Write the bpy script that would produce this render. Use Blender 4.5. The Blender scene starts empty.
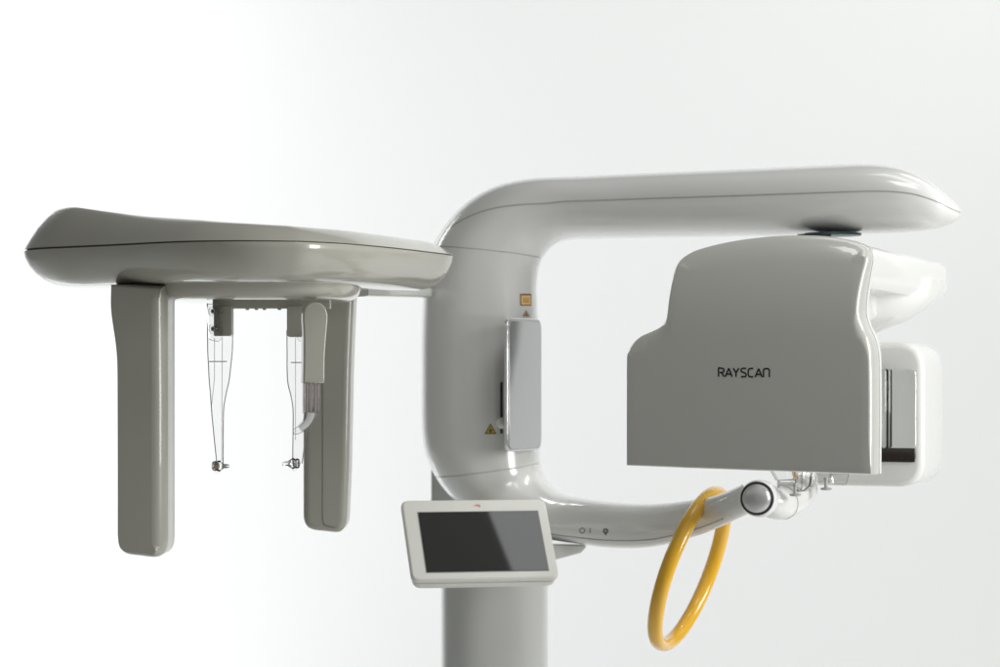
import bpy, bmesh, math
from mathutils import Vector, Matrix

# ------------------------------------------------------------ camera, world, lamps, exposure
S = bpy.context.scene
COL = S.collection
CZ, F = 1.35, 2500.0            # camera height, focal length in pixels of a 1000 px wide frame
HOR = 370.0                      # horizon row

cam_d = bpy.data.cameras.new('camera')
cam = bpy.data.objects.new('camera', cam_d); COL.objects.link(cam)
cam.location = (0, 0, CZ); cam.rotation_euler = (math.radians(90), 0, 0)
cam_d.sensor_width = 36; cam_d.lens = 90
cam_d.shift_y = (HOR - 333.5) / 1000.0
cam_d.clip_end = 200
cam_d.dof.use_dof = True; cam_d.dof.focus_distance = 4.5; cam_d.dof.aperture_fstop = 4.5
S.camera = cam

world = bpy.data.worlds.new('World'); S.world = world; world.use_nodes = True
wb = world.node_tree.nodes['Background']
wb.inputs[0].default_value = (0.98, 1.0, 0.97, 1); wb.inputs[1].default_value = 0.16

def area(name, loc, target, sx, sy, power, color=(1, 1, 1)):
    l = bpy.data.lights.new(name, 'AREA'); l.shape = 'RECTANGLE'; l.size = sx; l.size_y = sy
    l.energy = power; l.color = color
    o = bpy.data.objects.new(name, l); COL.objects.link(o); o.location = loc
    o.rotation_euler = (Vector(target) - Vector(loc)).to_track_quat('-Z', 'Y').to_euler()
    return o
area('backdrop_lamp', (-3.0, 8.3, 3.2), (-1.5, 9.9, 1.7), 1.4, 1.0, 58, (0.985, 1.0, 1.0))
area('backdrop_lamp', (2.6, 6.4, 4.2), (1.7, 9.9, 1.7), 2.6, 1.0, 108, (1.0, 1.0, 0.985))
area('backdrop_lamp', (-1.9, 8.2, 0.2), (-1.5, 9.9, 1.0), 1.6, 0.4, 12, (0.985, 1.0, 1.0))
area('softbox', (2.4, 3.92, 1.75), (0.3, 5.2, 1.35), 0.8, 1.4, 46, (1, 1, 0.985))
area('key_softbox', (0.55, 3.85, 2.9), (0.55, 4.6, 1.4), 0.8, 0.6, 9.0, (1, 1, 0.985))
ov = area('overhead_softbox', (0.858, 4.608, 3.4), (0.858, 4.608, 0), 1.4, 0.5, 5.5, (0.97, 0.985, 1))
ov.rotation_euler = (0, 0, math.radians(-54.1))

S.view_settings.view_transform = 'Standard'; S.view_settings.look = 'None'
S.view_settings.exposure = 0; S.view_settings.gamma = 1
S.render.engine = 'CYCLES'
S.cycles.use_denoising = True
S.cycles.max_bounces = 14; S.cycles.transmission_bounces = 14; S.cycles.transparent_max_bounces = 14
S.cycles.caustics_reflective = False; S.cycles.caustics_refractive = False

# ------------------------------------------------------------ helpers
def P(px, py, D):
    return Vector(((px - 500) * D / F, D, CZ - (py - HOR) * D / F))

def mat(name, col, rough=0.35, metal=0.0, coat=0.0, trans=0.0, ior=1.5, bump=0.0, var=0.0):
    m = bpy.data.materials.new(name); m.use_nodes = True
    nt = m.node_tree; b = nt.nodes['Principled BSDF']
    b.inputs['Base Color'].default_value = (*col, 1)
    b.inputs['Roughness'].default_value = rough; b.inputs['Metallic'].default_value = metal
    b.inputs['Coat Weight'].default_value = coat; b.inputs['Coat Roughness'].default_value = 0.03
    b.inputs['Transmission Weight'].default_value = trans; b.inputs['IOR'].default_value = ior
    if var or bump:
        tc = nt.nodes.new('ShaderNodeTexCoord')
    if var:       # faint unevenness of the lacquer's gloss
        n = nt.nodes.new('ShaderNodeTexNoise'); n.inputs['Scale'].default_value = 9; n.inputs['Detail'].default_value = 5
        r = nt.nodes.new('ShaderNodeMapRange'); r.inputs['To Min'].default_value = max(0, rough - var); r.inputs['To Max'].default_value = rough + var
        nt.links.new(tc.outputs['Object'], n.inputs['Vector']); nt.links.new(n.outputs['Fac'], r.inputs['Value'])
        nt.links.new(r.outputs['Result'], b.inputs['Roughness'])
    if bump:
        n = nt.nodes.new('ShaderNodeTexNoise'); n.inputs['Scale'].default_value = 14; n.inputs['Detail'].default_value = 2
        bp = nt.nodes.new('ShaderNodeBump'); bp.inputs['Strength'].default_value = bump; bp.inputs['Distance'].default_value = 0.01
        nt.links.new(tc.outputs['Object'], n.inputs['Vector']); nt.links.new(n.outputs['Fac'], bp.inputs['Height'])
        nt.links.new(bp.outputs['Normal'], b.inputs['Normal'])
    return m

def clear_mat(name):
    m = bpy.data.materials.new(name); m.use_nodes = True; nt = m.node_tree; nt.nodes.clear()
    out = nt.nodes.new('ShaderNodeOutputMaterial'); mix = nt.nodes.new('ShaderNodeMixShader')
    tr = nt.nodes.new('ShaderNodeBsdfTransparent'); gl = nt.nodes.new('ShaderNodeBsdfGlossy'); gl.inputs['Roughness'].default_value = 0.05
    fr = nt.nodes.new('ShaderNodeFresnel'); fr.inputs['IOR'].default_value = 1.49
    lw = nt.nodes.new('ShaderNodeLayerWeight'); lw.inputs['Blend'].default_value = 0.5
    cr = nt.nodes.new('ShaderNodeValToRGB'); cr.color_ramp.elements[0].position = 0.35; cr.color_ramp.elements[0].color = (.985, .985, .985, 1)
    cr.color_ramp.elements[1].position = 0.95; cr.color_ramp.elements[1].color = (.42, .39, .39, 1)
    nt.links.new(lw.outputs['Facing'], cr.inputs['Fac']); nt.links.new(cr.outputs['Color'], tr.inputs['Color'])
    nt.links.new(fr.outputs['Fac'], mix.inputs['Fac']); nt.links.new(tr.outputs[0], mix.inputs[1]); nt.links.new(gl.outputs[0], mix.inputs[2])
    nt.links.new(mix.outputs[0], out.inputs['Surface'])
    return m

M = dict(
    white=mat('white_lacquer', (0.755, 0.755, 0.735), 0.24, coat=0.9, var=0.05, bump=0.004),
    pale=mat('pale_lacquer', (0.84, 0.84, 0.82), 0.24, coat=0.9, var=0.05),
    grey=mat('warm_grey_lacquer', (0.50, 0.487, 0.425), 0.24, coat=0.9, var=0.05, bump=0.004),
    housing=mat('housing_lacquer', (0.56, 0.56, 0.515), 0.24, coat=0.9, var=0.05, bump=0.004),
    post=mat('warm_grey_satin', (0.445, 0.435, 0.382), 0.32, coat=0.5, var=0.05),
    screen_white=mat('screen_shell_plastic', (0.80, 0.80, 0.75), 0.35, coat=0.2),
    soft_seam=mat('seam_soft_gap', (0.42, 0.42, 0.40), 0.7),
    rose_edge=mat('acrylic_rose_edge', (0.42, 0.32, 0.33), 0.12, coat=1.0),
    rod_edge=mat('acrylic_edge', (0.34, 0.31, 0.32), 0.15, coat=1.0),
    seam=mat('seam_shadow_gap', (0.09, 0.09, 0.085), 0.7),
    dark=mat('black_plastic', (0.02, 0.02, 0.022), 0.4),
    ink=mat('black_ink', (0.012, 0.012, 0.012), 0.6),
    lcd=mat('display_glass', (0.035, 0.035, 0.034), 0.03, ior=1.6),
    rim=mat('display_rim', (0.30, 0.30, 0.28), 0.4),
    red=mat('red_ink', (0.75, 0.10, 0.08), 0.5),
    mirror=mat('mirror_glass', (0.93, 0.94, 0.94), 0.03, metal=1.0),
    frosted=mat('frosted_plastic', (0.62, 0.62, 0.61), 0.25, trans=0.35),
    silver=mat('satin_silver', (0.60, 0.60, 0.595), 0.30, metal=0.55, coat=0.6),
    chrome=mat('polished_frame', (0.90, 0.91, 0.92), 0.12, metal=0.8),
    pedestal=mat('pedestal_lacquer', (0.56, 0.565, 0.545), 0.28, coat=0.7),
    steel=mat('brushed_steel', (0.55, 0.56, 0.56), 0.25, metal=1.0),
    yellow=mat('yellow_gloss_plastic', (0.90, 0.50, 0.03), 0.22, coat=0.6),
    label_yellow=mat('yellow_label', (0.75, 0.55, 0.08), 0.5),
    label_orange=mat('orange_label', (0.88, 0.55, 0.20), 0.5),
    label_brown=mat('label_border_brown', (0.16, 0.08, 0.04), 0.5),
    clear=clear_mat('clear_acrylic'),
    amber=mat('amber_plug', (0.68, 0.56, 0.40), 0.3, trans=0.4),
    window=mat('smoked_window', (0.86, 0.87, 0.86), 0.04, metal=0.95),
    brown=mat('dark_brown_strip', (0.022, 0.015, 0.011), 0.08, coat=0.5),
    teal=mat('dark_teal_gasket', (0.01, 0.035, 0.04), 0.3),
    icon=mat('grey_icon_ink', (0.16, 0.16, 0.155), 0.5),
    backdrop=mat('white_studio_paper', (0.88, 0.89, 0.89), 0.9),
)

def finish(bm, name, m, parent=None, sharp=38):
    bmesh.ops.remove_doubles(bm, verts=bm.verts, dist=1e-6)
    bmesh.ops.recalc_face_normals(bm, faces=bm.faces)
    for f in bm.faces:
        f.smooth = f.material_index != 7 or len(f.verts) < 5; f.material_index = 0
    lim = math.radians(sharp)
    for e in bm.edges:
        if len(e.link_faces) == 2 and e.calc_face_angle(0) > lim: e.smooth = False
    me = bpy.data.meshes.new(name); bm.to_mesh(me); bm.free()
    me.materials.append(m)
    o = bpy.data.objects.new(name, me); COL.objects.link(o)
    if parent is not None:
        o.parent = parent
        if parent.type == 'EMPTY': o.matrix_parent_inverse = Matrix.Translation(-parent.location)
    return o

def thing(name, label, cat, loc, group=None):
    o = bpy.data.objects.new(name, None); COL.objects.link(o); o.location = loc
    o.empty_display_size = 0.1
    o['label'] = label; o['category'] = cat
    if group: o['group'] = group
    return o

def loft(rings, cap0=True, cap1=True, closed=True, bm=None, tri=False):
    bm = bm or bmesh.new()
    vr = [[bm.verts.new(p) for p in r] for r in rings]
    n = len(rings[0])
    for a, b in zip(vr, vr[1:]):
        for i in range(n if closed else n - 1):
            j = (i + 1) % n
            bm.faces.new((a[i], a[j], b[j], b[i]))
    caps = []
    if cap0: caps.append(bm.faces.new(vr[0][::-1]))
    if cap1: caps.append(bm.faces.new(vr[-1]))
    for f in caps: f.material_index = 7
    if tri: bmesh.ops.triangulate(bm, faces=caps, quad_method='BEAUTY', ngon_method='BEAUTY')
    return bm

def catmull(pts, per=8, closed=False):
    """pts: list of tuples of floats of any length"""
    out = []; n = len(pts)
    segs = n if closed else n - 1
    for i in range(segs):
        if closed: p0, p1, p2, p3 = (pts[(i + k) % n] for k in (-1, 0, 1, 2))
        else: p0, p1, p2, p3 = pts[max(0, i - 1)], pts[i], pts[i + 1], pts[min(n - 1, i + 2)]
        for s in range(per):
            t = s / per
            out.append(tuple(0.5 * (2 * b + (c - a) * t + (2 * a - 5 * b + 4 * c - d) * t * t + (3 * b - a - 3 * c + d) * t ** 3)
                             for a, b, c, d in zip(p0, p1, p2, p3)))
    if not closed: out.append(tuple(pts[-1]))
    return out

def area2(poly):
    return 0.5 * sum(a[0] * b[1] - b[0] * a[1] for a, b in zip(poly, poly[1:] + poly[:1]))

def inset(poly, d):
    """poly counter-clockwise; d may be a number or a function of the outward normal"""
    n = len(poly); out = []
    for i in range(n):
        p0, p1, p2 = poly[i - 1], poly[i], poly[(i + 1) % n]
        def nrm(a, b):
            dx, dy = b[0] - a[0], b[1] - a[1]; l = math.hypot(dx, dy) or 1e-9
            return (dy / l, -dx / l)
        a, b = nrm(p0, p1), nrm(p1, p2)
        mx, my = a[0] + b[0], a[1] + b[1]; l = math.hypot(mx, my) or 1e-9
        mx, my = mx / l, my / l
        c = max(0.5, mx * a[0] + my * a[1])
        dd = d(mx, my) if callable(d) else d
        out.append((p1[0] - mx * dd / c, p1[1] - my * dd / c))
    return out

def round_poly(pts, r, seg=6):
    """round the corners of a polygon; r number or list"""
    out = []; n = len(pts)
    for i in range(n):
        ri = r[i] if isinstance(r, (list, tuple)) else r
        p = Vector(pts[i]); a = Vector(pts[i - 1]) - p; b = Vector(pts[(i + 1) % n]) - p
        if ri <= 0: out.append(tuple(p)); continue
        ang = a.angle(b); t = min(ri / math.tan(ang / 2), a.length * .49, b.length * .49)
        pa, pb = p + a.normalized() * t, p + b.normalized() * t
        for k in range(seg + 1):
            s = k / seg
            out.append(tuple((1 - s) ** 2 * pa + 2 * s * (1 - s) * p + s * s * pb))
    return out

class Plane:
    """a local frame (u right, v up, n towards the viewer) standing in the room"""
    def __init__(self, origin, yaw=0, pitch=0, roll=0):
        self.o = Vector(origin)
        R = Matrix.Rotation(math.radians(yaw), 3, 'Z') @ Matrix.Rotation(math.radians(pitch), 3, 'X') @ Matrix.Rotation(math.radians(roll), 3, 'Y')
        self.u = R @ Vector((1, 0, 0)); self.v = R @ Vector((0, 0, 1)); self.n = R @ Vector((0, -1, 0))
    def w(self, a, b, h=0): return self.o + self.u * a + self.v * b + self.n * h
    def uv(self, px, py, h=0):
        d = Vector(((px - 500) / F, 1, -(py - HOR) / F)); c = Vector((0, 0, CZ)); o = self.o + self.n * h
        p = c + d * ((o - c).dot(self.n) / d.dot(self.n)) - o
        return (p.dot(self.u), p.dot(self.v))
    def off(self, h): 
        q = Plane.__new__(Plane); q.o = self.o + self.n * h; q.u, q.v, q.n = self.u, self.v, self.n; return q

def prism(pl, poly, depth, rf=0.0, rb=0.0, seg=5, bm=None, h0=0.0, insf=None):
    """poly (u,v) on the plane pl is the front face at height h0, the body goes back by depth; rounded edges"""
    if area2(poly) < 0: poly = poly[::-1]
    rings = []
    def put(d, h):
        q = inset(poly, d) if (callable(d) or d) else poly
        rings.append([pl.w(a, b, h) for a, b in q])
    if rb:
        for k in range(seg + 1):
            t = math.pi / 2 * k / seg
            put(rb * (1 - math.sin(t)), h0 - depth + rb * (1 - math.cos(t)))
    else: put(0, h0 - depth)
    if rf:
        for k in range(seg + 1):
            t = math.pi / 2 * k / seg
            s = 1 - math.cos(t)
            put((lambda mx, my, s=s: s * insf(mx, my)) if insf else rf * s, h0 - rf + rf * math.sin(t))
    else: put(0, h0)
    return loft(rings, bm=bm)

def ellipse(a, b, n=2.0, seg=48, cx=0, cy=0):
    out = []
    for k in range(seg):
        t = 2 * math.pi * k / seg; c, s = math.cos(t), math.sin(t)
        out.append((cx + a * math.copysign(abs(c) ** (2 / n), c), cy + b * math.copysign(abs(s) ** (2 / n), s)))
    return out

def rrect(x0, y0, x1, y1, r, seg=6):
    return round_poly([(x0, y0), (x1, y0), (x1, y1), (x0, y1)], r, seg)

def tube(pts, r, seg=10, bm=None, flat=1.0):
    """round tube through world points; r number or list"""
    pts = [Vector(p) for p in pts]; rings = []; n = len(pts)
    ref = Vector((0, 0, 1))
    prev = None
    for i, p in enumerate(pts):
        t = (pts[min(n - 1, i + 1)] - pts[max(0, i - 1)]).normalized()
        if prev is None:
            a = t.cross(ref)
            if a.length < .1: a = t.cross(Vector((0, 1, 0)))
            a.normalize()
        else: a = (prev - t * prev.dot(t)).normalized()
        prev = a; b = t.cross(a)
        ri = r[i] if isinstance(r, (list, tuple)) else r
        rings.append([p + a * (ri * math.cos(2 * math.pi * k / seg)) + b * (ri * flat * math.sin(2 * math.pi * k / seg)) for k in range(seg)])
    return loft(rings, bm=bm)

def lathe(origin, axis, prof, seg=32, bm=None):
    """prof: list of (distance along axis, radius)"""
    origin = Vector(origin); ax = Vector(axis).normalized()
    a = ax.cross(Vector((0, 0, 1)))
    if a.length < .1: a = ax.cross(Vector((0, 1, 0)))
    a.normalize(); b = ax.cross(a)
    rings = [[origin + ax * h + a * (max(r, 1e-4) * math.cos(2 * math.pi * k / seg)) + b * (max(r, 1e-4) * math.sin(2 * math.pi * k / seg)) for k in range(seg)] for h, r in prof]
    return loft(rings, bm=bm)

# ------------------------------------------------------------ setting: seamless white paper sweep
prof = [(-4.0, 0.0), (8.2, 0.0)]
for k in range(1, 17):
    t = math.pi / 2 * k / 16
    prof.append((8.2 + 1.8 * math.sin(t), 1.8 - 1.8 * math.cos(t)))
prof.append((10.0, 5.5))
bm = bmesh.new()
va = [bm.verts.new((-5.27, y, z)) for y, z in prof]; vb = [bm.verts.new((5.27, y, z)) for y, z in prof]
for i in range(len(prof) - 1): bm.faces.new((va[i], vb[i], vb[i + 1], va[i + 1]))
bd = finish(bm, 'backdrop', M['backdrop']); bd['kind'] = 'structure'

# ------------------------------------------------------------ the panoramic machine
foot = P(494, 370, 5.45)
mach = thing('panoramic_xray_machine', 'glossy white dental x-ray machine with column, mirror, touch screen and overhead arm',
             'x-ray machine', (foot.x, foot.y, 0))

# stations of the C-shaped body: outer px, inner px, depth, half thickness out of the picture plane, squareness
ST = [
    (750, 513, 743, 484, 4.74, .034, 2.0), (722, 526, 720, 494, 4.80, .040, 2.1), (690, 538, 692, 500, 4.90, .050, 2.2),
    (650, 547, 652, 504, 5.00, .062, 2.3), (610, 547.5, 612, 502, 5.10, .075, 2.4), (575, 543, 582, 498, 5.20, .095, 2.4),
    (530, 536, 560, 492, 5.30, .125, 2.3), (482, 521, 547, 480, 5.37, .145, 2.2), (450, 496, 542, 470, 5.40, .150, 2.2),
    (430, 466, 540, 457, 5.40, .150, 2.2),
    (422, 435, 540, 435, 5.40, .150, 2.2), (421, 380, 540, 380, 5.40, .150, 2.2), (421.5, 320, 538, 320, 5.40, .150, 2.2),
    (424, 282, 537, 284, 5.40, .150, 2.2),
    (430, 252, 541, 262, 5.40, .150, 2.3), (443, 228, 551, 248, 5.40, .152, 2.4), (464, 205, 564, 241, 5.39, .155, 2.5),
    (493, 188, 578, 239, 5.37, .155, 2.6), (530, 179.5, 592, 238.5, 5.34, .155, 2.6), (580, 177.3, 614, 238, 5.30, .155, 2.6),
    (640, 174.3, 650, 237.5, 5.22, .155, 2.6), (740, 170, 742, 236, 5.07, .155, 2.6), (820, 166.3, 822, 234.3, 4.97, .155, 2.6),
    (868, 165, 870, 233.2, 4.90, .152, 2.6), (900, 170, 900, 232.4, 4.87, .145, 2.5), (925, 182, 922, 231, 4.85, .130, 2.4),
    (942, 195, 938, 228.5, 4.84, .105, 2.3), (952.5, 203.5, 949.5, 225, 4.83, .080, 2.2), (957.2, 208.3, 955.5, 221, 4.83, .055, 2.1), (959.4, 212, 958.8, 217, 4.83, .022, 2.0),
]
def arm_depth(s):
    xm, ym = (s[0] + s[2]) / 2, (s[1] + s[3]) / 2
    if ym > 262 : return s[4]
    t = min(1, max(0, (xm - 500) / 457)); return 5.40 - .45 * t * t * (3 - 2 * t) * .5 - .45 * t * .5
ST = [(*s[:4], arm_depth(s), *s[5:]) for s in ST]
PER = 6
SF = catmull(ST, PER)
def frame(k):
    """ring k of the fine stations; fractional k allowed"""
    k = max(0, min(len(SF) - 1, k)); i = int(k); f = k - i; j = min(i + 1, len(SF) - 1)
    s = tuple(a + (b - a) * f for a, b in zip(SF[i], SF[j]))
    O, I = P(s[0], s[1], s[4]), P(s[2], s[3], s[4])
    return s, (O + I) / 2, (O - I) / 2
def body_pt(k, ang, grow=0.0):
    s, c, a = frame(k)
    _, c0, _ = frame(k - 0.6); _, c1, _ = frame(k + 0.6)
    b = Vector((0, -1, 0))
    n = s[6]; co, si = math.cos(ang), math.sin(ang)
    return c + a.normalized() * ((a.length + grow) * math.copysign(abs(co) ** (2 / n), co)) + b * ((s[5] + grow) * math.copysign(abs(si) ** (2 / n), si))
def body_part(k0, k1, name, m, shrink_ends=0.003, steps=1):
    rings = []
    ks = [k0 + i * steps for i in range(int((k1 - k0) / steps) + 1)]
    for k in ks: rings.append([body_pt(k, 2 * math.pi * q / 72) for q in range(72)])
    def shr(r, d):
        c = sum(r, Vector()) / len(r)
        return [p + (c - p).normalized() * d for p in r]
    e0, e1 = shr(rings[0], shrink_ends), shr(rings[-1], shrink_ends)
    rings = [e0] + [[p + (rings[1][i] - p).normalized() * .0015 for i, p in enumerate(rings[0])]] + rings[1:-1] + \
            [[p + (rings[-2][i] - p).normalized() * .0015 for i, p in enumerate(rings[-1])]] + [e1]
    return finish(loft(rings), name, m, mach)
KJ0, KJ1, KE = 8 * PER + 4, 14 * PER + 1, len(SF) - 1
arm_lo = body_part(0, KJ0, 'support_arm', M['white'])
carr = body_part(KJ0, KJ1, 'column_cover', M['white'])
arm_up = body_part(KJ1, KE, 'overhead_arm', M['white'])
# parting lines of the covers
def seam(pts, parent, r=.0011, m='seam'):
    return finish(tube(pts, r, 6), 'seam', M[m], parent)
def ang_of(frac, n):                      # fraction from outer (0) to inner (1) on the camera side
    v = 1 - 2 * frac
    return math.acos(math.copysign(abs(v) ** (n / 2), v))
pts = []
for k in range(KJ1 + 5, KE - 9):
    s, _, _ = frame(k); u = min(1, max(0, (k - KJ1) / (3.6 * PER)))
    fr = .02 + .44 * u * u * (3 - 2 * u)
    if k > KE - 30: fr += .06 * ((k - (KE - 30)) / 30)
    pts.append(body_pt(k, ang_of(fr, s[6]), 0.0002))
seam(pts, arm_up, .0013, 'soft_seam')
pts = [body_pt(k, ang_of(.18 + .10 * min(1, max(0, (30 - k) / 30)), frame(k)[0][6]), 0.0002) for k in range(6, 38)]
seam(pts, arm_lo, .0013, 'soft_seam')

# column foot, running down to the floor, and the lift rail behind the cover
c = P(494.5, 370, 5.45)
hw = 53.5 / F * 5.45
rings = [[Vector((c.x + a, c.y + b, z)) for a, b in ellipse(hw, .12, 2.5, 56)] for z in (0.02, .6, 0.97, CZ - (505 - HOR) * 5.45 / F)]
finish(loft(rings), 'column', M['pedestal'], mach)
pl = Plane(P(480, 430, 5.66))
finish(prism(pl, [pl.uv(431, 300), pl.uv(431, 560), pl.uv(525, 560), pl.uv(525, 300)], .06, .01), 'lift_rail', M['pedestal'], mach)
finish(lathe((c.x, c.y, 0.004), (0, 0, 1), [(0, .34), (.012, .34), (.022, .33), (.024, .1)], 48), 'base_plate', M['white'], mach)

# mirror on the side of the column
pl = Plane(P(524, 385, 5.23), yaw=66)
c4 = [(507.5, 317.5), (541.5, 320.5), (541.5, 449.5), (508.5, 454)]
# keep the edges square in the room
u0, v1 = pl.uv(507.5, 317.5); u1, v0 = pl.uv(541.5, 449.5)
fr = finish(prism(pl, rrect(u0, v0, u1, v1, .022), .008, .002, .001), 'mirror', M['chrome'], mach)
finish(prism(pl, rrect(u0 + .0025, v0 + .005, u1 - .0045, v1 - .005, .019), .003, .0004, h0=.0015), 'mirror_rim', M['rim'], fr)
g = prism(pl, rrect(u0 + .0035, v0 + .006, u1 - .006, v1 - .006, .019), .003, .0005, h0=.0025)
finish(g, 'mirror_glass', M['mirror'], fr)

# height lever slot, knob, labels and printed marks: pressed onto the curved cover
from mathutils.bvhtree import BVHTree
def bvh(o): return BVHTree.FromPolygons([v.co.copy() for v in o.data.vertices], [list(p.vertices) for p in o.data.polygons])
T_CARR, T_ARM = bvh(carr), bvh(arm_lo)
def hit(T, px, py):
    d = Vector(((px - 500) / F, 1, -(py - HOR) / F)).normalized()
    loc, n, _, _ = T.ray_cast(Vector((0, 0, CZ)), d)
    if loc is None: return P(px, py, 5.3), Vector((0, -1, 0))
    return loc, (n if n.y < 0 else -n)
def drape(b, T, pts, h):
    vs = []
    for px, py in pts:
        p, n = hit(T, px, py); vs.append(b.verts.new(p + n * h))
    b.faces.new(vs)
def strip_px(b, T, pts, w, h, closed=False):
    """a printed stroke w pixels wide through pixel points"""
    n = len(pts); L = []; R = []
    for i, p in enumerate(pts):
        a = pts[i - 1] if (closed or i) else p; c2 = pts[(i + 1) % n] if (closed or i < n - 1) else p
        tx, ty = c2[0] - a[0], c2[1] - a[1]; l = math.hypot(tx, ty) or 1
        nx, ny = -ty / l * w / 2, tx / l * w / 2
        for lst, sg in ((L, 1), (R, -1)):
            q, nn = hit(T, p[0] + nx * sg, p[1] + ny * sg); lst.append(b.verts.new(q + nn * h))
    for i in range(n if closed else n - 1):
        j = (i + 1) % n; b.faces.new((L[i], L[j], R[j], R[i]))
b = bmesh.new()
strip_px(b, T_CARR, [(501.4, 382 + i * 4.3) for i in range(13)], 2.6, .0006)
finish(b, 'lever_slot', M['dark'], carr)
kp, kn = hit(T_CARR, 499.8, 423)
finish(lathe(kp, kn, [(0, .004), (.006, .006), (.010, .0105), (.014, .0125), (.019, .0115), (.022, .008), (.024, .003)], 24), 'lever_knob', M['pale'], carr)
def drape_tri(b, T, tri, h, n=8):
    (ax, ay), (bx, by), (cx_, cy_) = tri; rows = []
    for i in range(n + 1):
        t = i / n * .97; row = []
        for j in range(5):
            u = j / 4
            x = (ax + (bx - ax) * u) * (1 - t) + cx_ * t; y = (ay + (by - ay) * u) * (1 - t) + cy_ * t
            p, nn = hit(T, x, y); row.append(b.verts.new(p + nn * h))
        rows.append(row)
    for r0, r1 in zip(rows, rows[1:]):
        for j in range(4): b.faces.new((r0[j], r0[j + 1], r1[j + 1], r1[j]))
def label_tri(px, py, s, body_m):
    def tri(f): return [(px - s * f, py + s * .82 * f), (px + s * f, py + s * .82 * f), (px, py - s * .95 * f)]
    b = bmesh.new(); drape_tri(b, T_CARR, tri(1.0), .0005); o = finish(b, 'warning_label', M['label_brown'], carr)
    b = bmesh.new(); drape_tri(b, T_CARR, [(x, y + s * .05) for x, y in tri(.70)], .0010); finish(b, 'label_face', body_m, o)
    b = bmesh.new()
    for k in range(8):                       # burst symbol
        a = math.pi * k / 4; rr_ = s * (.42 if k % 2 == 0 else .26)
        strip_px(b, T_CARR, [(px, py + s * .25), (px + math.cos(a) * rr_, py + s * .25 + math.sin(a) * rr_)], s * .09, .0014 + .00006 * k)
    finish(b, 'laser_symbol', M['ink'], o)
label_tri(490.5, 429, 6.0, M['label_yellow'])
label_tri(526, 313.5, 3.6, M['label_orange'])
def rect_px(x0, y0, x1, y1, name, m, h, parent):
    b = bmesh.new(); strip_px(b, T_CARR, [(x0 + (x1 - x0) * i / 4, (y0 + y1) / 2) for i in range(5)], y1 - y0, h)
    return finish(b, name, m, parent)
o = rect_px(520, 293.8, 531.2, 305.6, 'laser_label', M['label_brown'], .0006, carr)
rect_px(520.9, 295.4, 530.3, 304.6, 'label_face', M['label_orange'], .0009, o)
for y in (298.4, 300.2, 302): rect_px(522.6, y - .3, 528.8, y + .3, 'label_line', M['label_brown'], .0012, o)
# printed marks on the support arm: ring, bar and round sign
def circ(cx, cy, r_, n=20): return [(cx + r_ * math.cos(2 * math.pi * k / n), cy + r_ * math.sin(2 * math.pi * k / n)) for k in range(n)]
b = bmesh.new(); strip_px(b, T_ARM, circ(582.3, 530.5, 2.5), .9, .0006, True); finish(b, 'power_off_mark', M['icon'], arm_lo)
b = bmesh.new(); strip_px(b, T_ARM, [(590.3, 528), (590.3, 533)], 1.0, .0006); finish(b, 'power_on_mark', M['icon'], arm_lo)
b = bmesh.new(); strip_px(b, T_ARM, circ(605.8, 531, 1.9), 1.7, .0006, True); drape(b, T_ARM, [(603.6, 532.2), (608, 532.2), (605.8, 535.6)], .0009)
finish(b, 'power_switch_mark', M['icon'], arm_lo)

# ---- touch screen
pl = Plane(P(481, 541, 4.92), yaw=12.4, pitch=-40)
u0, v1 = pl.uv(404, 499.5); u1, v0 = pl.uv(559, 576.5)
cu, cv = 0, 0
uu = [pl.uv(403.5, 520)[0], pl.uv(549, 520)[0]]; vv = [pl.uv(481, 499)[1], pl.uv(481, 579)[1]]
u0, u1, v0, v1 = uu[0], uu[1], vv[1], vv[0]
sc = finish(prism(pl, rrect(u0, v0, u1, v1, .017), .013, .005, .003), 'touch_screen', M['screen_white'], mach)
du = [pl.uv(418, 512)[0], pl.uv(537.5, 512)[0]]; dv = [pl.uv(478, 571.5)[1], pl.uv(478, 512)[1]]
finish(prism(pl, rrect(du[0] - .002, dv[0] - .002, du[1] + .002, dv[1] + .002, .001), .002, .0003, h0=.0004), 'display_rim', M['rim'], sc)
finish(prism(pl, rrect(du[0], dv[0], du[1], dv[1], .0005), .002, .0002, h0=.0010), 'display', M['lcd'], sc)
# rear shell of the screen and its mount on the column
finish(prism(pl.off(-.013), rrect(u0 + .004, v0 - .003, u1 - .004, v1 - .004, .02), .016, 0, .008), 'rear_shell', M['screen_white'], sc)
hub = pl.w(0, 0, -.03)
finish(tube([hub, Vector((hub.x + .0, hub.y + .15, hub.z + .03)), Vector((foot.x, 5.38, hub.z + .05))], .03, 20), 'screen_mount', M['white'], mach)
# the small red emblem above the display: a script swoosh
cx, cy = pl.uv(477, 505.5)
b = bmesh.new()
def stroke(b, pl, pts, w, h, lift=None):
    n = len(pts); L = []; R = []
    for i, p in enumerate(pts):
        a, c2 = Vector(pts[max(0, i - 1)]), Vector(pts[min(n - 1, i + 1)]); t = (c2 - a).normalized(); q = Vector((-t.y, t.x)); hh = h + (lift(*p) if lift else 0)
        ww = w[i] if isinstance(w, list) else w
        L.append(b.verts.new(pl.w(p[0] + q.x * ww, p[1] + q.y * ww, hh))); R.append(b.verts.new(pl.w(p[0] - q.x * ww, p[1] - q.y * ww, hh)))
    for i in range(n - 1): b.faces.new((L[i], L[i + 1], R[i + 1], R[i]))
k_ = .0021
stroke(b, pl, [(cx + x * k_, cy + y * k_) for x, y in [(-4, -.8), (-2.5, -.2), (-1, .1), (0, 1.1), (.8, 1.5)]], [.0003, .0006, .0011, .0009, .0005], .0004)
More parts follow.
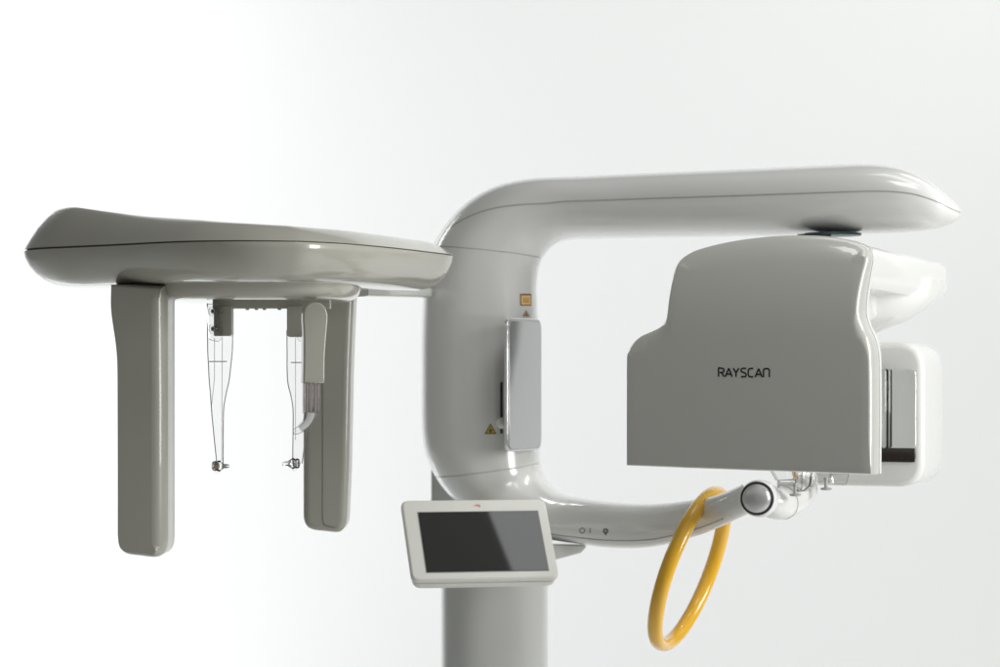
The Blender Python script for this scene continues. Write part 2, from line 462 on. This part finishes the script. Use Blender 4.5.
stroke(b, pl, [(cx + x * k_, cy + y * k_) for x, y in [(-.4, -.9), (.6, -.6), (1.6, 0), (2.2, 1.0)]], [.0006, .0011, .0011, .0006], .0005)
stroke(b, pl, [(cx + x * k_, cy + y * k_) for x, y in [(2.0, 1.0), (2.8, -.2), (2.2, -2.0), (1.0, -2.3)]], [.0005, .0008, .0007, .0003], .0006)
finish(b, 'red_emblem', M['red'], sc)
# side bracket peeping out right of the screen
pb = Plane(P(560, 548, 5.16), yaw=0)
q = round_poly([pb.uv(530, 545), pb.uv(588, 545.5), pb.uv(581, 553), pb.uv(555, 560), pb.uv(530, 562)], [0, .006, .01, .01, 0])
finish(prism(pb, q, .08, .002, .002), 'cable_shroud', M['white'], mach)

# ---- scanning head: sensor housing
YAW = -22
pl = Plane(P(750, 370, 4.5), yaw=YAW)
out = [(626.5, 465.6), (624, 463), (624, 440), (624.3, 400), (624.5, 360), (625.5, 351), (630, 343), (638, 336), (648, 331.5), (657, 327), (662.5, 321),
       (664.8, 312), (666, 297), (668.5, 275), (671, 263.5), (676, 256.5), (686, 250), (702, 244.8), (725, 239.6), (750, 236), (775, 234), (800, 233.8),
       (822, 235), (842, 238.2), (856, 243), (863, 249), (865, 258), (863, 270), (860.5, 285), (858.5, 302), (858.5, 315), (862, 326), (867, 337), (870, 348), (871.3, 362),
       (871.7, 400), (871.5, 440), (871, 468), (869, 473), (866, 474.6), (820, 473), (750, 470)]
poly = [pl.uv(*p) for p in out]
poly = catmull([pl.uv(*p) for p in out[2:37]], 4) + [pl.uv(871.2, 475.2), pl.uv(624.3, 466)]
if area2(poly) < 0: poly = poly[::-1]
def insf(mx, my):
    up = max(0, my) ** 1.5; side = abs(mx) ** 2
    return .005 + .040 * up + (.003 if mx > 0 else .0) * side if my > -.5 else .003
def dome(a, c2):
    h = -.004 * (a / .22) ** 2 - .003 * (c2 / .18) ** 2
    if c2 > .06: h -= 1.1 * (c2 - .06) ** 2
    return h
hb_ = prism(pl, poly, .062, .016, .006, seg=8, insf=insf)
for f in hb_.faces: f.material_index = 0
for ax, rng in ((pl.v, [i / 100 for i in range(-17, 24)]), (pl.u, [i / 50 for i in range(-14, 14)])):
    for t in rng:
        bmesh.ops.bisect_plane(hb_, geom=hb_.verts[:] + hb_.edges[:] + hb_.faces[:], plane_co=pl.o + ax * t, plane_no=ax)
for v in hb_.verts:
    q = v.co - pl.o; a, c2, h = q.dot(pl.u), q.dot(pl.v), q.dot(pl.n)
    w = min(1, max(0, (h + .060) / .044)); v.co += pl.n * dome(a, c2) * w
sh = finish(hb_, 'sensor_housing', M['housing'], mach, sharp=50)
finish(prism(pl.off(-.063), poly, .02, 0, .006, seg=4), 'rear_cover', M['pale'], sh, sharp=50)
# lettering
glyph = {
    'R': [[(0, 0), (0, .5), (0, .97), (.25, .97), (.46, .95), (.60, .83), (.60, .64), (.46, .50), (.12, .46)], [(.34, .46), (.66, 0)]],
    'A': [[(0, 0), (.40, .98), (.80, 0)], [(.17, .30), (.63, .30)]],
    'Y': [[(0, 1), (.33, .47), (.66, 1)], [(.33, .5), (.33, 0)]],
    'S': [[(.60, .98), (.18, .98), (.03, .82), (.08, .62), (.50, .42), (.60, .22), (.48, .03), (.02, .02)]],
    'C': [[(.60, .98), (.25, .97), (.05, .78), (.05, .22), (.25, .03), (.60, .02)]],
    'n': [[(0, 0), (0, .4), (0, .80), (.14, .97), (.33, .98), (.52, .97), (.66, .80), (.66, .4), (.66, 0)]],
}
x_of = [(718.6, 'R'), (725.3, 'A'), (733.2, 'Y'), (740.9, 'S'), (748.0, 'C'), (755.2, 'A'), (763.6, 'n')]
b = bmesh.new(); hl = 8.6
for i, (x, g) in enumerate(x_of):
    for k, st in enumerate(glyph[g]):
        st = [pl.uv(x + a * hl * 1.02, 372.6 - (c2 - .5) * hl + (x - 745) * .012) for a, c2 in st]
        if len(st) > 3: st = catmull(st, 4)
        if g in 'AY' and k == 0:
            stroke(b, pl, st[:2], .0014, .0005, dome); stroke(b, pl, st[1:], .0014, .0007, dome)
        else: stroke(b, pl, st, .0014, .0005 + .0004 * k, dome)
finish(b, 'lettering', M['ink'], sh)

# ---- bridge from the sensor to the tube head, rotary joint under the arm
gy = math.radians(22)
G = Vector((math.sin(gy), math.cos(gy), 0)); U = Vector((math.cos(gy), -math.sin(gy), 0))
base = Vector((.50, 4.58, CZ))
def gw(u, g, z): return base + U * u + G * g + Vector((0, 0, z))
hw = .165
sec = [(.231, .050), (.233, .030), (.230, .014), (.223, .004), (.212, .0), (.176, .0), (.164, .005), (.154, .018)]
plan = round_poly([(-hw + .06, 0.0), (hw, 0.0), (hw + .030, .66), (-hw + .03, .66), (-hw + .03, .25)], [.02, .02, .06, .09, .08], 8)
plan = plan if area2(plan) > 0 else plan[::-1]
rings = [[gw(a, b2, z - .020 * max(0, b2) ) for a, b2 in inset(plan, d)] for z, d in sec]
finish(loft(rings), 'gantry_bridge', M['pale'], mach, 50)
# flared neck under the far end of the bridge
rings = []
for z, rx, ry, cg, cu in [(.180, .176, .158, .500, .022), (.160, .176, .157, .500, .022), (.142, .170, .150, .500, .019), (.118, .152, .138, .495, .012), (.096, .126, .118, .49, .004), (.079, .090, .092, .48, -.005), (.068, .070, .078, .47, -.008), (.05, .062, .072, .47, -.008)]:
    rings.append([gw(cu + a, cg + b2, z) for a, b2 in ellipse(rx, ry, 2.8, 56)])
finish(loft(rings), 'flared_neck', M['pale'], mach, 50)
rings = []
for z, r in [(.168, .100), (.160, .112), (.150, .116), (.110, .114), (.098, .108), (.090, .095), (.088, .05)]:
    rings.append([gw(-.01 + a, .36 + b2, z) for a, b2 in ellipse(r, r * .9, 2.3, 48)])
finish(loft(rings), 'neck_collar', M['white'], mach, 50)
# tube head
pt = Plane(gw(0, .50, -.115), yaw=-22)
ur = pt.uv(924, 415)[0]; ul = pt.uv(792, 415)[0]; vt = pt.uv(900, 342)[1]; vb2 = pt.uv(900, 487)[1]
th = finish(prism(pt, rrect(ul, vb2, ur, vt, .055, 10), .20, .014, .03, seg=6), 'tube_head', M['pale'], mach, 50)
wr = pt.uv(916, 415)[0]; wt = pt.uv(900, 369)[1]; wb2 = pt.uv(900, 463)[1]
finish(prism(pt, rrect(ul + .03, wb2, wr, wt, .012), .006, .001, h0=.0015), 'window_panel', M['window'], th)
sb = pt.uv(900, 448)[1]
finish(prism(pt, rrect(ul + .032, wb2 + .002, wr - .002, sb, .001), .004, .0005, h0=.0035), 'reflection_band', M['brown'], th)  # dark strip imitating the dark band reflected low in the glossy panel
cx = pt.uv(884, 415)[0]
finish(lathe(pt.w(cx, wb2 + .03, .016), (0, 0, 1), [(0, .011), (.003, .013), (wt - wb2 - .034, .013), (wt - wb2 - .03, .011)], 24), 'guide_tube', M['clear'], th)
# rotary joint
jx, jy = P(815, 300, 4.98).x, 4.98
finish(lathe((jx, jy, CZ + .215), (0, 0, 1), [(0, .032), (.050, .032), (.055, .036)], 48), 'rotary_joint', M['dark'], mach)
finish(lathe((jx + .035, jy, CZ + .2665), (0, 0, 1), [(0, .03), (.001, .056), (.003, .058), (.006, .056)], 48), 'joint_gasket', M['teal'], mach)

# ---- chin rest hardware at the end of the support arm
D0 = 4.70
kc = P(757, 498.5, D0); kax = Vector((-.28, -.95, .05)).normalized()
hb = finish(lathe(kc - kax * .035, kax, [(-.012, .026), (-.006, .034), (.010, .036), (.028, .0345), (.033, .030)], 40), 'hinge_hub', M['pale'], mach)
finish(lathe(kc - kax * .002, kax, [(-.004, .030), (.000, .0320), (.004, .0316), (.006, .0285)], 40), 'hinge_ring', M['dark'], hb)
finish(lathe(kc + kax * .003, kax, [(-.002, .0274), (.002, .0272), (.006, .0245), (.0095, .019), (.0115, .010), (.0122, .001)], 40), 'hinge_cap', M['silver'], hb)
cup = catmull([(P(762, 500, 4.74).x, 4.78, P(762, 498, 4.74).z), tuple(P(776, 503, 4.80)), tuple(P(788, 501, 4.84)), tuple(P(799, 494, 4.88)), tuple(P(805, 484, 4.91)), tuple(P(807, 473, 4.93))], 6)
n = len(cup)
rr = [.030 + .004 * math.sin(math.pi * i / n) - .012 * (i / n) ** 2 for i in range(n)]
ct = finish(tube(cup, rr, 28), 'chin_rest_elbow', M['pale'], mach)
for i, w in ((9, .0008), (22, .0008)):
    finish(tube([cup[i], tuple(Vector(cup[i]) * .6 + Vector(cup[i + 1]) * .4)], rr[i] + w, 28), 'elbow_band', M['grey'], ct)
finish(tube([P(778, 484, 4.76), P(796, 484, 4.76)], .0038, 12, bm=lathe(P(778.5, 484, 4.76), (1, 0, 0), [(-.002, .007), (.002, .007)], 16)), 'chin_rest_bolt', M['frosted'], mach)
def foot_disc(px, py, D):
    b = lathe(P(px, py, D), (0, 0, 1), [(-.0025, .003), (-.0020, .010), (.0005, .0115), (.002, .010), (.003, .0035), (.016, .003), (.017, .0045), (.022, .0045)], 24)
    finish(b, 'bite_block_screw', M['frosted'], mach)
foot_disc(795, 495, 4.76); foot_disc(826, 489, 4.84)
def clear_box(pts, D, depth, yaw=0, name='clear_bite_guard', r=.002):
    pl = Plane(P(pts[0][0], pts[0][1], D), yaw=yaw)
    finish(prism(pl, round_poly([pl.uv(*p) for p in pts], .003, 4), depth, r, r, seg=3), name, M['clear'], mach)
clear_box([(774, 470), (796, 470), (798, 480), (780, 481)], 4.77, .02, 20)
clear_box([(793, 462), (801, 462), (800, 493), (795, 490)], 4.79, .012, -30)
clear_box([(802, 470), (815, 468), (813, 486), (806, 492), (801, 488)], 4.80, .015, 30)
clear_box([(817, 470), (832, 470), (830, 483), (816, 482)], 4.84, .02, 0)
clear_box([(830, 474), (848, 474), (845, 485), (832, 484)], 4.86, .012, -25)

# ------------------------------------------------------------ yellow ring round the support arm
rc = P(690.5, 568.5, 4.92)
ua = Vector(((718 - 667) / 2 / F * 4.92, .0, (645 - 493) / 2 / F * 4.92)); 
va_ = Vector((-.060, -.150, -.004)); va_ = va_ - ua.normalized() * va_.dot(ua.normalized()) * .3
ring = thing('hand_ring', 'glossy yellow ring encircling the white support arm of the machine', 'ring', rc - ua)
nrm = ua.cross(va_).normalized()
if nrm.x > 0: nrm = -nrm
rings = []
N = 96
for i in range(N + 1):
    t = 2 * math.pi * i / N
    c = rc + ua * math.cos(t) + va_ * math.sin(t)
    tan = (-ua * math.sin(t) + va_ * math.cos(t)).normalized(); rad = tan.cross(nrm).normalized()
    rings.append([c + rad * a + nrm * b2 for a, b2 in ellipse(.0125, .0150, 2.1, 24)])
finish(loft(rings, False, False), 'ring_body', M['yellow'], ring, 60)

# ------------------------------------------------------------ cephalometric unit on the left
ceph = thing('cephalometric_unit', 'warm grey crescent-shaped head positioner beam with two hanging posts and clear ear rods',
             'cephalometric unit', (-.47, 4.75, CZ + .128))
plan = [(-.882, 4.67), (-.84, 4.615), (-.77, 4.56), (-.682, 4.485), (-.60, 4.41), (-.537, 4.368), (-.453, 4.352), (-.38, 4.362), (-.323, 4.392), (-.246, 4.49), (-.18, 4.62),
        (-.130, 4.745), (-.098, 4.83), (-.092, 4.88), (-.105, 4.95), (-.15, 5.05), (-.25, 5.14), (-.4, 5.17), (-.6, 5.15), (-.77, 5.09), (-.87, 5.0), (-.905, 4.90), (-.908, 4.80), (-.900, 4.72)]
plan = catmull(plan, 8, closed=True)
if area2(plan) < 0: plan = plan[::-1]
def lerp_tab(x, tab):
    if x <= tab[0][0]: return tab[0][1]
    for (a, b1), (c2, d) in zip(tab, tab[1:]):
        if x <= c2: t = (x - a) / (c2 - a); t = t * t * (3 - 2 * t) if False else t; return b1 + (d - b1) * t
    return tab[-1][1]
ztop = catmull([(-.90, .307), (-.83, .303), (-.76, .291), (-.687, .279), (-.566, .266), (-.458, .259), (-.327, .2545), (-.25, .2535), (-.166, .2515), (-.123, .2505), (-.09, .250)], 6)
def ring_at(poly, d, fz):
    q = inset(poly, lambda nx, ny: d * (1 + .30 * max(0, -nx))) if d else poly
    out = []
    for (x0, _), (x, y) in zip(poly, q):
        zt = lerp_tab(x0, ztop); zs = .225 - .001 * max(0, x0 + .3) * 10
        z = zs + (zt - zs) * fz if fz >= 0 else zs + (zs - .156) * fz
        out.append(Vector((x, y, CZ + z)))
    return out
up = [(.006, .012), (.0012, .022), (.0, .035), (.008, .25), (.018, .50), (.031, .74), (.042, .91), (.050, .975), (.054, 1.0), (.060, 1.008)]
bc = finish(loft([ring_at(plan, d, f) for d, f in up], tri=True), 'top_cover', M['grey'], ceph, 60)
dn = [(.006, -.0), (.0012, -.015), (.0, -.03), (.002, -.20), (.008, -.42), (.017, -.62), (.029, -.80), (.043, -.92), (.058, -.985), (.066, -1.0)]
lc = finish(loft([ring_at(plan, d, f) for d, f in dn], tri=True), 'lower_cover', M['grey'], ceph, 60)
finish(loft([ring_at(plan, .005, .03), ring_at(plan, .005, -.03)], False, False), 'cover_joint', M['seam'], lc)
# pod under the beam
rings = []
for z, d in [(.170, -.008), (.160, -.002), (.150, .0), (.142, .004), (.135, .011), (.130, .022), (.128, .036), (.128, .08)]:
    rings.append([Vector((-.455 + a, 4.70 + b2, CZ + z)) for a, b2 in ellipse(.192 - d, .215 - d, 2.7, 72)])
finish(loft(rings), 'lower_pod', M['grey'], ceph, 60)
# link arm back to the column
a0, a1 = P(352, 291, 4.95), P(432, 293, 5.40)
t = (a1 - a0).normalized(); s_ = t.cross(Vector((0, 0, 1))).normalized()
rings = [[p + s_ * a + Vector((0, 0, b2)) for a, b2 in ellipse(.035, .0115, 5, 32)] for p in (a0, a0.lerp(a1, .5), a1)]
finish(loft(rings), 'link_arm', M['white'], ceph)

def post(outline_px, origin, depth, shell, name='hanging_post', yaw=0, rf=.02, insf=None):
    pl = Plane(origin, yaw=yaw)
    poly = [pl.uv(*p) for p in outline_px]
    if area2(poly) < 0: poly = poly[::-1]
    o = finish(prism(pl, poly, depth, rf, .001, seg=9, insf=insf), name, M['post'], ceph, 60)
    finish(prism(pl, inset(poly, .003), .006, h0=-depth + .002), 'post_joint', M['seam'], o)
    finish(prism(pl, poly, shell, .001, .012, seg=4, h0=-depth - .0015), 'post_rear_shell', M['post'], o, 60)
    return o, pl
lo = catmull([(109.5, 284), (109, 300), (109.5, 313), (111.5, 328), (114, 345), (115.5, 365), (115.8, 400), (116, 470), (116, 535)], 5)
lo += catmull([(116.5, 543), (119, 550), (126, 555), (140, 557), (153, 558.3), (160, 556), (164.5, 550), (166, 541)], 10)
lo += [(166, 500), (166, 400), (166, 300), (165.5, 284)]
post(lo, P(145, 400, 4.52), .095, .04, rf=.034, insf=lambda mx, my: .005 + .021 * max(0, mx) ** 2 + .004 * max(0, -my))
ro = [(303, 296), (303, 400), (303, 470)] + catmull([(303, 512), (303.5, 520), (306.5, 526.5), (313, 530), (325, 531.5), (337, 532.5), (342.5, 530), (345.5, 524), (346.5, 516)], 4)
ro += [tuple(p) for p in catmull([(348.5, 470), (349.5, 420), (350.5, 370), (352, 330), (353.5, 296)], 4)]
rp, rpl = post(ro, P(325, 400, 4.97), .09, .04, rf=.014)
finish(tube([rpl.w(*rpl.uv(322.5, y), .0002) for y in (300, 400, 470, 518)] + [rpl.w(*rpl.uv(324, 525), .0002), rpl.w(*rpl.uv(335, 528), .0002)], .0005, 6), 'seam', M['seam'], rp)
# swivel between the beam and the near post
for px0, px1, m in ((130, 144, 'dark'), (147, 157, 'dark'), (143.5, 147.5, 'grey')):
    pl = Plane(P(142, 281, 4.56))
    finish(prism(pl, [pl.uv(px0, 277.5), pl.uv(px1, 277.5), pl.uv(px1, 284.5), pl.uv(px0, 284.5)], .05), 'post_swivel', M[m], ceph)

# positioner bar with its blocks
DE = 4.62
pl = Plane(P(250, 320, DE))
def pbox(pts, m, name, depth, parent, pl=pl, r=.001, h0=0.0, rc=.0015):
    return finish(prism(pl, round_poly([pl.uv(*p) for p in pts], rc, 3), depth, r, r, seg=3, h0=h0), name, M[m], parent)
pbox([(212.5, 299), (330, 299), (330, 308.5), (212.5, 308.5)], 'post', 'positioner_bar', .04, ceph)
for x in (245, 254, 262, 277):   # small stops under the bar
    pbox([(x, 307), (x + 4, 307), (x + 3.5, 310), (x + .5, 310)], 'post', 'bar_stop', .012, ceph, h0=-.004)

def lines(b, pts, r): return tube([pl.w(*pl.uv(*p[:2]), p[2] if len(p) > 2 else 0) for p in pts], r, 8, bm=b)
# left ear rod carrier
cb = pbox([(214, 306), (232, 306), (232, 334), (230, 336), (214, 336)], 'post', 'ear_rod_carrier', .035, ceph, h0=.004)
def strip(st, name, parent, th, h0, m='clear'):
    st = catmull(st, 5); rings = []
    for y, xl, xr in st:
        a, c2 = pl.w(*pl.uv(xl, y), h0), pl.w(*pl.uv(xr, y), h0); w = (c2 - a).length / 2; e = (c2 - a).normalized(); mid = (a + c2) / 2
        rings.append([mid + e * u_ + pl.n * v_ for u_, v_ in ellipse(w, th / 2, 5, 20)])
    o = finish(loft(rings), name, M[m], parent, 60)
    for k_, (i0, off) in enumerate(((1, .0), (2, .0))):
        pts = [pl.w(*pl.uv(t[i0], t[0]), h0) for t in st]
        finish(tube(pts, .00085, 8), 'rod_edge', M['rod_edge'], o)
    return o
er = strip([(303, 206.5, 232), (340, 206.7, 231.8), (352, 206.9, 231.4), (366, 207.6, 230), (380, 208.3, 228.4), (393, 209.5, 225.5), (408, 210.5, 223), (425, 212, 222.5), (445, 214, 222.4), (464, 216, 222.4)], 'ear_rod', ceph, .006, -.014)
pbox([(207, 304), (222, 304), (223, 338), (219, 342), (210, 340)], 'clear', 'rod_clamp', .010, er, h0=.016, r=.002, rc=.005)
finish(lines(bmesh.new(), [(213.9, 338, -.01), (213.9, 378, -.01), (211, 405, -.01)], .0005), 'rod_rib', M['rod_edge'], er)
finish(lines(bmesh.new(), [(221.8, 338, -.01), (221.3, 400, -.01), (221.3, 461, -.01)], .0005), 'rod_rib', M['rod_edge'], er)
pbox([(209, 361), (227, 361), (227, 362), (209, 362)], 'steel', 'rod_pin', .003, er, h0=.002, r=.0003, rc=0)
for y in (311.5, 329):
    p = pl.w(*pl.uv(214.8, y), .016)
    o = finish(lathe(p, (-.25, -1, 0), [(0, .0095), (.003, .0095), (.0045, .0075), (.003, .006), (.001, .0055)], 24), 'clamp_boss', M['clear'], er)
    finish(lathe(p, (-.25, -1, 0), [(.001, .0048), (.0048, .0044), (.0052, .002)], 18), 'clamp_screw', M['steel'], er)
    finish(lathe(p + Vector((-.0013, -.0052, 0)), (-.25, -1, 0), [(0, .0019), (.0005, .0017)], 8), 'screw_socket', M['dark'], er)
    q = p + Vector((.011, .004, -.001))
    finish(lathe(q, (-.25, -1, 0), [(0, .005), (.004, .005), (.005, .003)], 16), 'clamp_stud', M['clear'], er)
def ear_plug(px, py, side, D, parent, m):
    c = P(px, py, D)
    finish(lathe(c, (side, -.35, 0), [(-.010, .004), (-.008, .0085), (-.005, .0095), (-.001, .0085), (.001, .010), (.004, .0105), (.007, .008), (.013, .0045), (.020, .0035), (.023, .0030), (.024, .001)], 24), 'ear_plug', M['clear'], parent)
    finish(lathe(c + Vector((0, -.004, 0)), (side, -.35, 0), [(-.005, .002), (-.004, .006), (.002, .006), (.003, .002)], 18), 'plug_core', M[m], parent)
    finish(lathe(c + Vector((0, 0, -.010)), (0, -1, 0), [(-.004, .0025), (-.003, .0042), (.003, .0042), (.004, .0025)], 16), 'plug_foot', M['clear'], parent)
ear_plug(217.5, 466, 1, DE, er, 'amber')
# right ear rod carrier
pbox([(287, 306), (303, 306), (303, 337), (289, 337), (287, 335)], 'post', 'ear_rod_carrier', .035, ceph, h0=.004)
er2 = strip([(330, 286.2, 310), (350, 286.4, 310), (372, 286.5, 309.5), (384, 287.4, 308.8), (397, 290.5, 308), (410, 292.4, 307), (430, 292.4, 305.5), (450, 292.2, 303.3), (464, 292, 301.5)], 'ear_rod', ceph, .006, -.014)
finish(lines(bmesh.new(), [(295.1, 338, -.01), (295.1, 440, -.01)], .0005), 'rod_rib', M['rod_edge'], er2)
pbox([(291, 362), (302, 362), (302, 363), (291, 363)], 'steel', 'rod_pin', .003, er2, h0=.002, r=.0003, rc=0)
pbox([(297, 336), (304, 336), (303, 342), (299, 341)], 'clear', 'rod_clamp', .006, er2, h0=.010, r=.001)
ear_plug(294.5, 463.5, -1, DE, er2, 'frosted')

# nose rest paddle
pn = Plane(P(314, 340, 4.52), yaw=14)
q = catmull([(303.5, 383), (304, 360), (304, 335), (303.2, 318), (304.5, 309), (309, 303.5), (315.5, 302), (322, 304), (326.5, 310), (327.8, 318), (326.5, 335), (325, 355), (324.6, 383)], 4)
nr = finish(prism(pn, [pn.uv(*p) for p in q], .034, .003, .003, seg=4), 'nose_rest', M['grey'], ceph, 50)
# clear tongue with ribs and a curved tip
for xa, w_ in ((304.3, .0011), (308.6, .0007), (309.9, .0007), (313.2, .0011), (317.6, .0006), (319.2, .0009)):
    finish(tube([pn.w(*pn.uv(xa, 383), -.003), pn.w(*pn.uv(xa - .1, 411.5), -.003)], w_, 8), 'rib_edge', M['rose_edge'], nr)
for xa, xb in ((303.5, 306), (307.8, 309.4), (312.4, 314.2), (317, 319.3)):
    f_ = finish(prism(pn, [pn.uv(xa, 382), pn.uv(xb, 382), pn.uv(xb - .3, 413), pn.uv(xa, 413)], .009, .0012, .0012, seg=3, h0=-.004), 'tongue_rib', M['clear'], nr)
finish(prism(pn, [pn.uv(304, 382), pn.uv(319, 382), pn.uv(318.5, 412), pn.uv(304.5, 412)], .002, .0005, .0005, seg=2, h0=-.012), 'tongue_web', M['clear'], nr)
tip = catmull([(311.5, 409), (311.5, 414), (309.5, 420), (305.5, 425.5), (299.5, 430), (294, 432.2)], 5)
rings = []
for i, (x, y) in enumerate(tip):
    p = pn.w(*pn.uv(x, y), -.006); j = min(i + 1, len(tip) - 1); k = max(i - 1, 0)
    tx, ty = tip[j][0] - tip[k][0], tip[j][1] - tip[k][1]; l = math.hypot(tx, ty); nx, ny = -ty / l, tx / l
    w = (7.2 - 4.6 * (i / (len(tip) - 1)) ** 1.3) * 4.52 / F
    side = Vector((-nx, 0, ny)) ; dep = Vector((.0, -1, 0))
    rings.append([p + side * a + dep * b2 for a, b2 in ellipse(w, .0042, 4, 20)])
finish(loft(rings), 'nose_tip', M['clear'], nr, 60)
# a shallow grey liner in the tip
rings = [[r_ for r_ in ring_] for ring_ in rings]
cen = [sum(r, Vector()) / len(r) for r in rings]
liner = [[c + Vector(((p - c).x * .74, (p - c).y * 1.12, (p - c).z * .74)) for p in r] for c, r in zip(cen[4:-6], rings[4:-6])]
finish(loft(liner), 'tip_liner', M['pale'], nr, 60)
